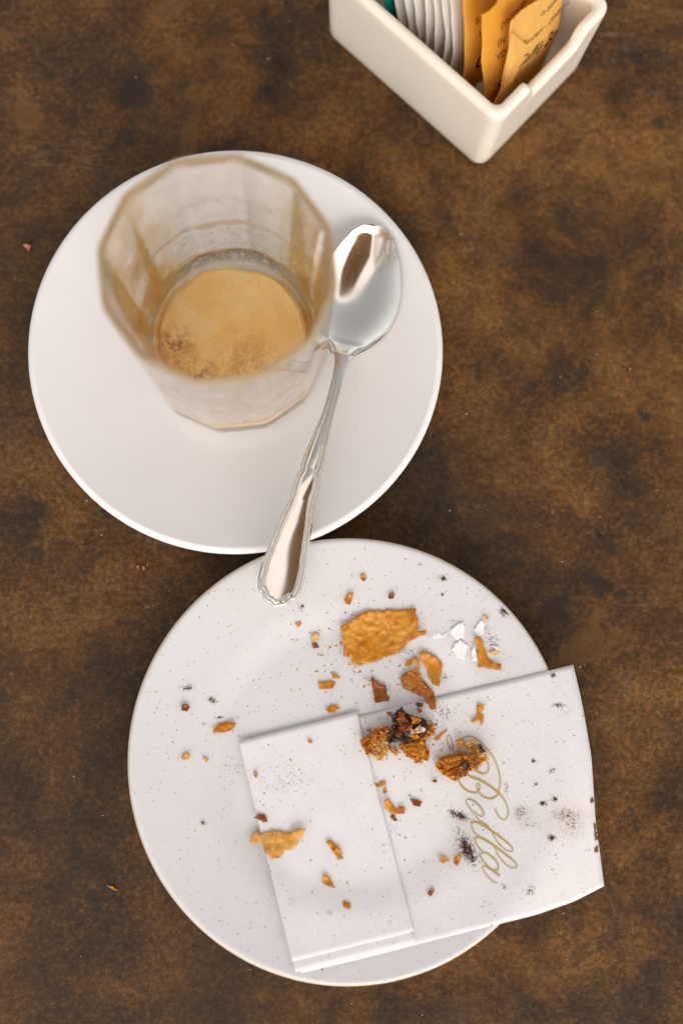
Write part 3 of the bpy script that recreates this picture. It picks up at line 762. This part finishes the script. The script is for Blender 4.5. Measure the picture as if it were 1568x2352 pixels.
# ------------------------------------------------------------------ pastry flakes and crumbs
def flake(name, cf, poly_, mat, curl=.0008, th=.0003, step=None, lift=.0002, jit=.28, rough=.0004, z0=None, seed=None):
    seed = random.random() * 50 if seed is None else seed
    px = [cf(*p) for p in poly_]
    w = max(max(p[0] for p in px) - min(p[0] for p in px), max(p[1] for p in px) - min(p[1] for p in px))
    step = step or max(2.2, min(7.0, w / 12))
    v2, f2, nb = fill(px, step, jit, seed)
    cx = sum(p.x for p in v2) / len(v2); cy = sum(p.y for p in v2) / len(v2)
    ca = random.random() * math.pi
    V = []
    zc = auto(cx, cy).z
    for p in v2:
        b = auto(p.x, p.y)
        zb = max(b.z, zc - .0006) if z0 is None else z0
        e = ((p.x - cx) * math.cos(ca) + (p.y - cy) * math.sin(ca)) / (w * .5)
        z = zb + lift + curl * e * e + rough * (noise.noise((p.x * .09 + seed, p.y * .09, seed)) + .3 * noise.noise((p.x * .3 + seed, p.y * .3, seed)) + .6)
        V.append(at(p.x, p.y, z))
    o = mesh_obj(name, V, [tuple(f) for f in f2], mat, smooth=True)
    bmx = bmesh.new(); bmx.from_mesh(o.data)
    for f in bmx.faces:
        if f.normal.z < 0: f.normal_flip()
    bmx.to_mesh(o.data); bmx.free()
    solidify(o, th, -1.0)
    return recenter(o, auto(cx, cy))
FG = 'pastry flakes left on the plate and napkin'
def fl(cf, poly_, mat, label, name='pastry_flake', cat='pastry flake', group=FG, **kw):
    return tag(flake(name, cf, poly_, M[mat], **kw), label, cat, group)
fl(zA, [(130,490),(250,450),(350,360),(500,270),(650,230),(800,235),(950,210),(1100,225),(1250,205),(1380,180),(1370,270),(1430,370),(1420,480),(1390,570),(1460,560),(1550,550),(1550,630),(1450,650),(1330,710),(1230,790),(1150,880),(1040,950),(850,1010),(720,1070),(580,1110),(420,1150),(400,1060),(375,1160),(310,1090),(300,1000),(180,990),(175,800),(165,650)], 'golden',
   'largest golden pastry flake on the upper part of the plate', curl=.0020, step=4.5, rough=.0006, th=.0003)
fl(zB, [(350,660),(440,690),(540,750),(610,830),(600,930),(575,1000),(575,1090),(500,1070),(440,980),(410,870),(350,790),(325,720)], 'golden', 'translucent golden flake between the largest flake and white sugar', curl=.0015)
fl(zB, [(140,840),(180,780),(260,745),(320,770),(335,880),(290,870),(285,790),(210,840)], 'golden', 'small curved yellow flake touching the translucent golden one', curl=.0012)
fl(c4, [(705,680),(760,650),(800,660),(860,730),(895,770),(908,860),(880,865),(840,800),(780,770),(720,740)], 'reddish', 'long red brown flake dusted with sugar reaching onto the napkin edge', curl=.0012, rough=.0008)
fl(zB, [(200,910),(270,880),(345,940),(330,990),(250,960)], 'golden', 'small amber sliver above the red brown sugared flake', lift=.0006)
fl(c4, [(500,685),(545,700),(550,680),(585,715),(628,730),(630,780),(648,795),(640,815),(570,823),(555,760),(545,705)], 'brown', 'dark glossy brown flake with pointed tip below the largest flake', curl=.0016)
fl(zB, [(1000,500),(1050,480),(1110,560),(1130,640),(1160,740),(1230,800),(1320,810),(1325,900),(1180,880),(1030,850),(1060,800),(1040,740),(1045,640)], 'amber', 'L shaped amber flake at the right beside the sugar', curl=.0012)
fl(zB, [(1170,670),(1260,650),(1310,670),(1260,710),(1190,705)], 'pale', 'pale sliver beside the L shaped amber flake')
fl(zB, [(1100,225),(1135,230),(1170,260),(1150,285),(1110,260)], 'pale', 'tiny pale crumb on top edge of the sugar heap')
fl(c4, [(397,250),(415,220),(447,215),(430,275),(405,275)], 'amber', 'oblong amber crumb above the largest flake, nearest the spoon')
fl(c4, [(485,115),(505,112),(522,135),(505,145),(487,135)], 'golden', 'little golden crumb nearest the plate top edge')
fl(c4, [(642,225),(660,212),(675,225),(670,243),(645,243)], 'brown', 'square brown crumb just above the largest flake')
fl(c4, [(250,712),(330,705),(350,715),(330,745),(260,750)], 'amber', 'flat amber chip left of the dark glossy flake')
fl(c4, [(330,665),(350,665),(373,690),(330,685)], 'golden', 'thin golden sliver above the flat amber chip')
fl(c4, [(290,860),(325,838),(370,850),(340,880),(320,882)], 'amber', 'diamond shaped crumb just above the napkin flap')
fl(c4, [(125,385),(145,375),(155,390),(140,405)], 'amber', 'round orange crumb left of the largest flake')
fl(c4, [(215,450),(235,432),(258,450),(250,480),(222,480)], 'pale', 'pale beige crumb left of the largest flake')
fl(c4, [(215,495),(240,490),(255,515),(225,522)], 'brown', 'dark brown bit under the pale beige crumb')
fl(c7, [(400,1135),(425,1120),(448,1145),(430,1168),(403,1160)], 'brown', 'lone brown crumb on the left part of the plate', rough=.0009)
fl(c7, [(600,1290),(640,1250),(690,1235),(745,1245),(735,1275),(680,1305),(610,1308)], 'amber', 'long amber flake on the plate left of the napkin', rough=.0009)
fl(c7, [(400,1460),(430,1435),(452,1450),(440,1480),(410,1480)], 'dusted', 'pale sugared crumb at the far left of the plate')
fl(c7, [(540,1475),(560,1465),(572,1480),(555,1495)], 'pale', 'small pale crumb between the napkin corner and the far left crumb')
fl(c5, [(155,1130),(185,1060),(215,1045),(250,1080),(330,1050),(400,1055),(470,1065),(550,1025),(600,1035),(580,1090),(510,1190),(430,1205),(400,1260),(330,1272),(285,1240),(260,1160),(235,1140),(180,1170)], 'dusted', 'large sugared flake lying over the left edge of the napkin flap', curl=.0014, rough=.0007)
fl(c5, [(760,1130),(800,1120),(870,1190),(900,1270),(860,1283),(820,1210)], 'golden', 'long golden flake in the middle of the napkin flap', rough=.0009)
fl(c5, [(740,1395),(790,1420),(835,1500),(790,1495),(735,1465)], 'golden', 'triangular yellow flake on the lower napkin flap')
fl(c5, [(900,1610),(950,1620),(958,1660),(940,1680),(905,1655)], 'golden', 'lowest golden crumb on the napkin flap')
fl(c5, [(190,945),(220,915),(270,915),(297,970),(265,982),(250,965)], 'brown', 'rust brown flake above the large sugared one on the flap')
fl(c5, [(185,590),(205,575),(218,600),(200,620)], 'golden', 'small orange crumb near the upper left edge of the flap')
fl(c5, [(613,325),(640,322),(660,340),(630,350)], 'golden', 'tiny orange crumb near the top edge of the flap')
fl(c5, [(1230,810),(1255,790),(1310,860),(1330,890),(1340,850),(1390,850),(1385,910),(1300,915),(1235,870)], 'golden', 'V shaped yellow flake beside the right edge of the flap', curl=.0012)
fl(c5, [(1430,790),(1480,800),(1525,810),(1510,855),(1460,845)], 'brown', 'brown teardrop crumb in the middle of the napkin')
fl(c5, [(1280,930),(1300,915),(1330,970),(1300,965)], 'brown', 'dark brown splinter under the V shaped flake')
fl(c5, [(1140,670),(1180,680),(1200,655),(1243,655),(1235,680),(1185,700)], 'golden', 'jagged yellow shaving at the right edge of the flap')
fl(c5, [(1218,720),(1240,700),(1250,740),(1225,745)], 'golden', 'yellow crumb just below the jagged shaving')
fl(c6, [(360,1310),(385,1300),(430,1335),(390,1358),(365,1340)], 'pale', 'pale round flake left of the cocoa smudge')
fl(c6, [(455,1320),(485,1295),(508,1310),(480,1370),(455,1350)], 'golden', 'golden flake touching the cocoa smudge')
fl(c6, [(280,1550),(320,1515),(328,1540),(300,1570)], 'reddish', 'reddish crumb on the lower middle of the napkin')
fl(c6, [(318,815),(330,803),(343,812),(335,826)], 'brown', 'tiny brown crumb left of the gold lettering')
fl(zC, [(1230,380),(1290,350),(1290,230),(1330,240),(1370,215),(1365,280),(1320,310),(1365,340),(1345,445),(1320,390),(1250,410)], 'golden', 'ragged forked golden flake alone on the upper right of the napkin')
fl(zC, [(850,570),(900,545),(960,490),(985,455),(980,500),(930,545),(915,580),(880,595)], 'amber', 'thin amber sliver right of the chocolate chunk')
fl(zC, [(690,270),(720,260),(735,300),(700,310)], 'golden', 'golden bit above the chocolate chunk')
fl(zC, [(665,215),(700,200),(745,215),(740,245),(690,250)], 'dark', 'black crumb just above the chocolate chunk', rough=.0009)
fl(t7, [(112,1185),(130,1178),(150,1190),(140,1212)], 'pink', 'pinkish crumb on the table left of the saucer', name='crumb', cat='crumb', group='crumbs on the table')
fl(t6, [(658,985),(690,985),(725,1012),(690,1005)], 'golden', 'golden flake on the table left of the plate', group='crumbs on the table')
fl(t4, [(1255,890),(1275,885),(1285,915),(1265,920)], 'pink', 'left one of two pink crumbs below the saucer', name='crumb', cat='crumb', group='crumbs on the table')
fl(t4, [(1308,898),(1330,890),(1335,915),(1312,922)], 'pink', 'right one of two pink crumbs below the saucer', name='crumb', cat='crumb', group='crumbs on the table')

# bigger layered chunks
def chunk(label, layers):
    c = auto(*layers[0][0](*layers[0][1][0]))
    root = empty('pastry_chunk', c); tag(root, label, 'pastry', 'pastry chunks on the napkin')
    for cf, poly_, mat, nm, z_, kw in layers:
        o = flake(nm, cf, poly_, M[mat], lift=z_, jit=.45, rough=kw.get('rough', .0011), curl=kw.get('curl', .0008), th=kw.get('th', .0006), step=kw.get('step', 3.0))
        put(o, root)
    by = {}
    for cf, poly_, mat, nm, z_, kw in layers:
        px = [cf(*p) for p in poly_]; xs = [p[0] for p in px]; ys = [p[1] for p in px]
        area = (max(xs) - min(xs)) * (max(ys) - min(ys)); V, F = by.setdefault(mat if mat != 'sugar' else 'dusted', ([], []))
        for _ in range(int(area / 30) + 2):
            x, y = random.uniform(min(xs), max(xs)), random.uniform(min(ys), max(ys))
            if not in_poly(x, y, px): continue
            a0 = random.gauss(.6, .7); ln = random.uniform(2.5, 9); wd = random.uniform(1.0, 3.2); k0 = len(V); zz = auto(x, y).z + z_ + random.uniform(.0004, .0016)
            tl, tw = random.uniform(-.0010, .0010), random.uniform(-.0006, .0006)
            for e, f_ in ((-1, -.6), (-.3, -1), (.5, -.8), (1, random.uniform(-.3, .3)), (.4, .8), (-.5, 1)):
                e *= random.uniform(.75, 1.2); f_ *= random.uniform(.6, 1.2)
                V.append(at(x + ln * e * math.cos(a0) - wd * f_ * math.sin(a0), y + ln * e * math.sin(a0) + wd * f_ * math.cos(a0), zz + tl * e + tw * f_))
            F.append(tuple(range(k0, k0 + 6)))
    for mat, (V, F) in by.items():
        o = put(mesh_obj('crust_shards', V, F, M[mat], smooth=False), root); o['kind'] = 'stuff'; solidify(o, .0001, 0)
    return root
chunk('chunk of pastry with dark chocolate crust near napkin top edge', [
    (zC, [(190,720),(260,600),(380,600),(390,700),(310,800)], 'pale', 'soft_crumb', .0003, {}),
    (zC, [(105,590),(200,520),(280,470),(380,440),(420,480),(390,560),(330,590),(250,640),(220,720),(160,730)], 'amber', 'crust_flake', .0010, {}),
    (zC, [(150,560),(260,480),(370,440),(400,500),(300,540),(200,590)], 'reddish', 'crust_flake', .0026, {}),
    (zC, [(500,650),(600,600),(700,580),(780,520),(860,500),(800,560),(760,620),(800,690),(800,795),(740,780),(725,825),(650,790),(560,730)], 'amber', 'crust_flake', .0006, {}),
    (zC, [(540,640),(650,610),(740,600),(770,700),(720,760),(620,720)], 'golden', 'crust_flake', .0022, {}),
    (zC, [(390,620),(420,690),(490,700),(480,740),(420,700),(395,660)], 'amber', 'crust_flake', .0004, {}),
    (zC, [(440,330),(520,255),(580,310),(660,350),(750,360),(800,430),(790,490),(700,560),(600,600),(500,600),(400,610),(380,570),(430,480)], 'dark', 'chocolate_crust', .0022, {'rough': .0016, 'curl': .0014}),
    (zC, [(500,300),(550,330),(590,400),(640,440),(610,500),(540,480),(510,560),(480,540),(520,450),(500,380)], 'brown', 'crust_flake', .0046, {'rough': .0018}),
    (zC, [(640,350),(730,380),(700,410),(640,420)], 'amber', 'crust_flake', .0050, {}),
    (zC, [(600,530),(690,540),(700,565),(640,570)], 'amber', 'crust_flake', .0048, {}),
    (zC, [(800,420),(840,410),(850,480),(860,520),(770,520)], 'amber', 'crust_flake', .0012, {}),
    (zC, [(640,480),(700,450),(770,470),(750,500),(670,510),(620,530)], 'sugar', 'sugar_crust', .0056, {'rough': .0004}),
    (zC, [(370,300),(410,310),(435,335),(405,345)], 'brown', 'crust_flake', .0008, {'rough': .0006}),
])
chunk('ragged golden pastry chunk lying on the gold lettering', [
    (zC, [(880,850),(930,760),(1030,735),(1150,720),(1230,740),(1390,740),(1400,780),(1310,860),(1200,920),(1120,980),(1075,1010),(1020,980),(930,920)], 'amber', 'crust_flake', .0006, {}),
    (zC, [(1180,610),(1250,590),(1330,640),(1375,715),(1300,760),(1220,720)], 'pale', 'soft_crumb', .0010, {'rough': .0020}),
    (zC, [(1300,620),(1330,625),(1378,715),(1345,715)], 'dark', 'chocolate_crust', .0026, {}),
    (zC, [(1085,600),(1130,580),(1190,650),(1150,690),(1110,660)], 'dusted', 'crust_flake', .0008, {}),
    (zC, [(930,800),(1050,760),(1160,750),(1120,830),(1000,870)], 'golden', 'crust_flake', .0026, {}),
    (zC, [(1060,990),(1100,900),(1180,850),(1290,790),(1320,830),(1200,900),(1110,970)], 'reddish', 'crust_flake', .0034, {'rough': .0012}),
    (zC, [(1130,830),(1190,815),(1230,850),(1160,880)], 'dark', 'chocolate_crust', .0042, {'rough': .0008}),
    (zC, [(1150,740),(1260,740),(1330,780),(1240,800),(1170,790)], 'amber', 'crust_flake', .0034, {}),
])
# icing sugar lying in clumps
SG = 'icing sugar clumps on the plate'
for poly_, lb, kw in (([(700,400),(800,320),(870,300),(885,400),(870,490),(780,520),(730,470)], 'upper one of the two flat white icing sugar clumps', {}),
                      ([(720,650),(760,560),(830,520),(925,590),(890,680),(880,770),(800,740)], 'lower one of the two flat white icing sugar clumps', {}),
                      ([(990,400),(1080,270),(1120,320),(1110,440),(1060,480),(1000,450)], 'icing sugar clump above the L shaped amber flake', {}),
                      ([(960,680),(1000,560),(1030,700),(1030,780),(970,770)], 'icing sugar clump against the left of the L shaped flake', {}),
                      ([(1215,590),(1290,600),(1310,640),(1270,655)], 'small icing sugar lump right of the L shaped flake', {})):
    tag(flake('sugar_clump', zB, poly_, M['sugar'], jit=.5, rough=.00012, curl=0, th=.0003, step=3.0, lift=.0003), lb, 'icing sugar', SG)
for poly_, lb in (([(1375,1090),(1392,1095),(1402,1200),(1385,1205)], 'long red brown chocolate smear on the napkin right edge'), ([(1378,1265),(1402,1235),(1404,1278),(1382,1285)], 'lowest chocolate smear on the napkin right edge'), ([(1350,940),(1372,922),(1376,950),(1355,962)], 'uppermost faint chocolate smear on the napkin right edge')):
    tag(flake('chocolate_smear', c6, poly_, M['berry'], jit=.3, rough=.0001, curl=0, th=.0001, step=3.0, lift=.0001), lb, 'smear', 'chocolate smears on the napkin edge')

# ------------------------------------------------------------------ powders: far too many to count
def specks(name, label, cat, mat, spots):
    V, F = [], []
    for px, py, sz in spots:
        c = auto(px, py); k = len(V); nn = random.choice((4, 5, 6)); ph = random.random() * 6.28
        el_ = random.uniform(.6, 1.6)
        for i in range(nn):
            a = ph + 2 * math.pi * i / nn; r = sz * random.uniform(.6, 1.3)
            V.append((c.x + r * math.cos(a) * el_, c.y + r * math.sin(a) / el_, c.z + .00003))
        V.append((c.x, c.y, c.z + sz * random.uniform(.5, 1.0)))
        for i in range(nn): F.append((k + i, k + (i + 1) % nn, k + nn))
    o = mesh_obj(name, V, F, mat, smooth=False); return tag(o, label, cat, kind='stuff')
def gauss(cf, x, y, sx, sy, n_, s0, s1, rot=0.0):
    out = []
    for _ in range(n_):
        u, v = random.gauss(0, sx), random.gauss(0, sy)
        r = math.radians(rot)
        px, py = cf(x + u * math.cos(r) - v * math.sin(r), y + u * math.sin(r) + v * math.cos(r))
        k = math.exp(-(u / sx) ** 2 * .5 - (v / sy) ** 2 * .5)
        out.append((px, py, random.uniform(s0, s1) * (.45 + .75 * k * random.random() ** .5)))
    return out
def scatter(n_, test, s0, s1, pw=2.5):
    out = []
    while len(out) < n_:
        px, py = random.uniform(295, 1390), random.uniform(1240, 2260)
        if test(px, py): out.append((px, py, s0 + (s1 - s0) * random.random() ** pw))
    return out
on_nap = lambda x, y: in_poly(x, y, FLAP) or in_poly(x, y, NAP)
on_pl = lambda x, y: (not on_nap(x, y)) and math.hypot((x - 799) / 500, (y - 1751) / 504) < 1
u5, u2, u1 = .00026, .00016, .00008
co_n = (gauss(c6, 490, 1040, 42, 14, 200, u2, .00030, 18) + gauss(c6, 545, 1260, 62, 26, 420, u2, .00036, 62) + gauss(c6, 890, 1020, 28, 34, 190, u1, u2) + gauss(c6, 1190, 1035, 60, 28, 230, u1, .0002)
        + gauss(c6, 1240, 1110, 50, 55, 200, u1, u2) + gauss(c6, 1040, 960, 16, 8, 80, u2, u5) + gauss(c6, 1118, 935, 12, 10, 45, u2, u5) + gauss(c6, 1100, 1188, 16, 11, 80, u2, u5) + gauss(c6, 980, 682, 10, 8, 30, u2, u5)
        + gauss(c6, 1100, 745, 14, 14, 18, u2, u5) + gauss(c6, 995, 830, 11, 9, 15, u2, u5) + gauss(c6, 1105, 120, 10, 10, 40, u2, u5) + gauss(c6, 1135, 318, 26, 10, 50, u2, u5) + gauss(c6, 1180, 350, 40, 30, 50, u1, u2)
        + gauss(c6, 960, 1530, 24, 24, 45, u1, u5) + gauss(c6, 790, 1510, 20, 15, 20, u1, u5) + gauss(c6, 800, 860, 12, 30, 45, u1, u2) + gauss(c6, 690, 1120, 90, 26, 130, u1, u2, 20) + gauss(c6, 960, 1100, 60, 20, 60, u1, u2)
        + gauss(c5, 430, 640, 180, 110, 330, u1, .00015) + gauss(c5, 480, 1620, 60, 30, 40, u1, .00013) + gauss(c5, 790, 1700, 16, 16, 25, u1, u2) + gauss(c5, 1300, 1030, 30, 60, 40, u1, u2)
        + gauss(zC, 960, 300, 90, 60, 150, u1, .00020) + gauss(zC, 850, 420, 60, 40, 60, u1, u5) + gauss(zC, 190, 480, 25, 20, 45, u2, .00022) + gauss(zC, 1080, 680, 60, 40, 90, u1, .00018) + gauss(zC, 900, 740, 40, 40, 60, u1, u2)
        + scatter(900, on_nap, .00006, .00024, 4))
co_n = [s for s in co_n if on_nap(s[0], s[1])]
specks('cocoa_dust', 'dark cocoa dust and smudges sprinkled over the napkin', 'cocoa dust', M['cocoa'], co_n)
co_p = (gauss(c4, 948, 132, 9, 8, 55, u2, .00028) + gauss(c4, 925, 130, 22, 14, 40, u1, u2) + gauss(c4, 943, 222, 7, 5, 18, u2, u5) + gauss(c4, 1285, 315, 16, 17, 170, u2, .00026) + gauss(c4, 1215, 490, 22, 30, 70, u1, u5) + gauss(c4, 1180, 400, 20, 30, 45, u1, u2) + gauss(c4, 160, 292, 9, 12, 45, u1, u5)
        + gauss(c4, 818, 52, 10, 6, 25, u1, u2) + gauss(c4, 770, 550, 50, 20, 80, u1, u2) + gauss(c4, 650, 740, 12, 12, 25, u1, u5) + gauss(c4, 950, 680, 20, 15, 50, u1, u2) + gauss(c4, 1000, 370, 20, 6, 20, u1, u2) + gauss(c4, 125, 475, 30, 4, 30, u1, u2)
        + gauss(c7, 435, 1020, 22, 8, 75, u1, u5) + gauss(c7, 450, 1000, 35, 20, 40, u1, u2) + gauss(c7, 598, 1098, 20, 12, 90, u1, u5, 30) + gauss(c7, 535, 1885, 8, 8, 35, u1, u5) + gauss(c7, 540, 1880, 22, 22, 40, u1, .00009) + gauss(c7, 640, 1207, 16, 5, 35, u1, u5) + gauss(c7, 540, 1247, 10, 6, 25, u1, u2)
        + gauss(c7, 700, 1560, 45, 90, 60, u1, u2) + gauss(c5, 730, 2140, 12, 18, 40, u1, u5) + gauss(c5, 940, 2068, 22, 8, 30, u1, u5) + scatter(1500, on_pl, .00006, .00020, 4))
specks('cocoa_dust', 'fine dark cocoa specks scattered on the bare plate', 'cocoa dust', M['cocoa'], [s for s in co_p if on_pl(s[0], s[1])])
su = (scatter(700, on_pl, .00008, .00030, 3) + gauss(zB, 560, 470, 90, 30, 320, .00014, .0004) + gauss(zB, 1010, 640, 40, 110, 150, .0001, .0003) + gauss(zB, 1090, 350, 60, 90, 130, .0001, .0003) + gauss(zB, 150, 680, 90, 40, 130, .0001, .0003) + gauss(zB, 1230, 600, 70, 60, 110, .0001, .0003)
      + gauss(c4, 480, 640, 120, 40, 90, .0001, .0003) + gauss(c4, 655, 750, 10, 10, 45, .0001, .00035) + gauss(c4, 850, 700, 12, 18, 60, .0001, .00035) + gauss(c4, 690, 795, 12, 8, 25, .0001, .0003) + gauss(c7, 760, 1540, 20, 30, 50, .0001, .0003) + gauss(c7, 700, 1500, 60, 90, 60, .0001, .0002)
      + gauss(zC, 760, 265, 20, 18, 35, .0001, .0003) + gauss(zC, 480, 590, 15, 10, 20, .0001, .0003))
specks('sugar_dust', 'white icing sugar dusted over the plate', 'icing sugar', M['sugar'], su)
cr = gauss(c4, 480, 560, 260, 180, 150, u2, .00055) + gauss(zC, 700, 600, 350, 200, 110, u2, .00045) + scatter(90, on_nap, .00008, .00032, 3) + scatter(80, on_pl, .00008, .00028, 3)
specks('crumb_dust', 'tiny orange crumb specks strewn over plate and napkin', 'crumbs', M['golden'], [s for s in cr if on_nap(s[0], s[1]) or on_pl(s[0], s[1])])
tb = []
while len(tb) < 230:
    px, py = random.uniform(-20, 1590), random.uniform(-20, 2370)
    if math.hypot(px - 540, py - 806) > 480 and math.hypot(px - 799, py - 1751) > 520 and not on_nap(px, py) and not (px > 740 and py < 400): tb.append((px, py, .00006 + .00028 * random.random() ** 6))
tb += gauss(t5, 640, 805, 50, 9, 26, .00006, .00018, 22) + gauss(t5, 240, 800, 40, 22, 22, .00005, .00014) + gauss(t4, 1370, 1255, 45, 14, 40, .00006, .0002, -12)
tb += [(*t5(890, 1858), .00042), (*t5(920, 1843), .00030), (*t4(800, 285), .0004), (*t4(935, 605), .0003), (*t5(710, 843), .0003), (*t5(1018, 870), .0003), (*t7(185, 467), .0003)]
specks('table_dust', 'pale dust specks scattered over the brown table top', 'dust', mat_plain('pale_dust', (.55, .46, .36), .8, .3), tb)
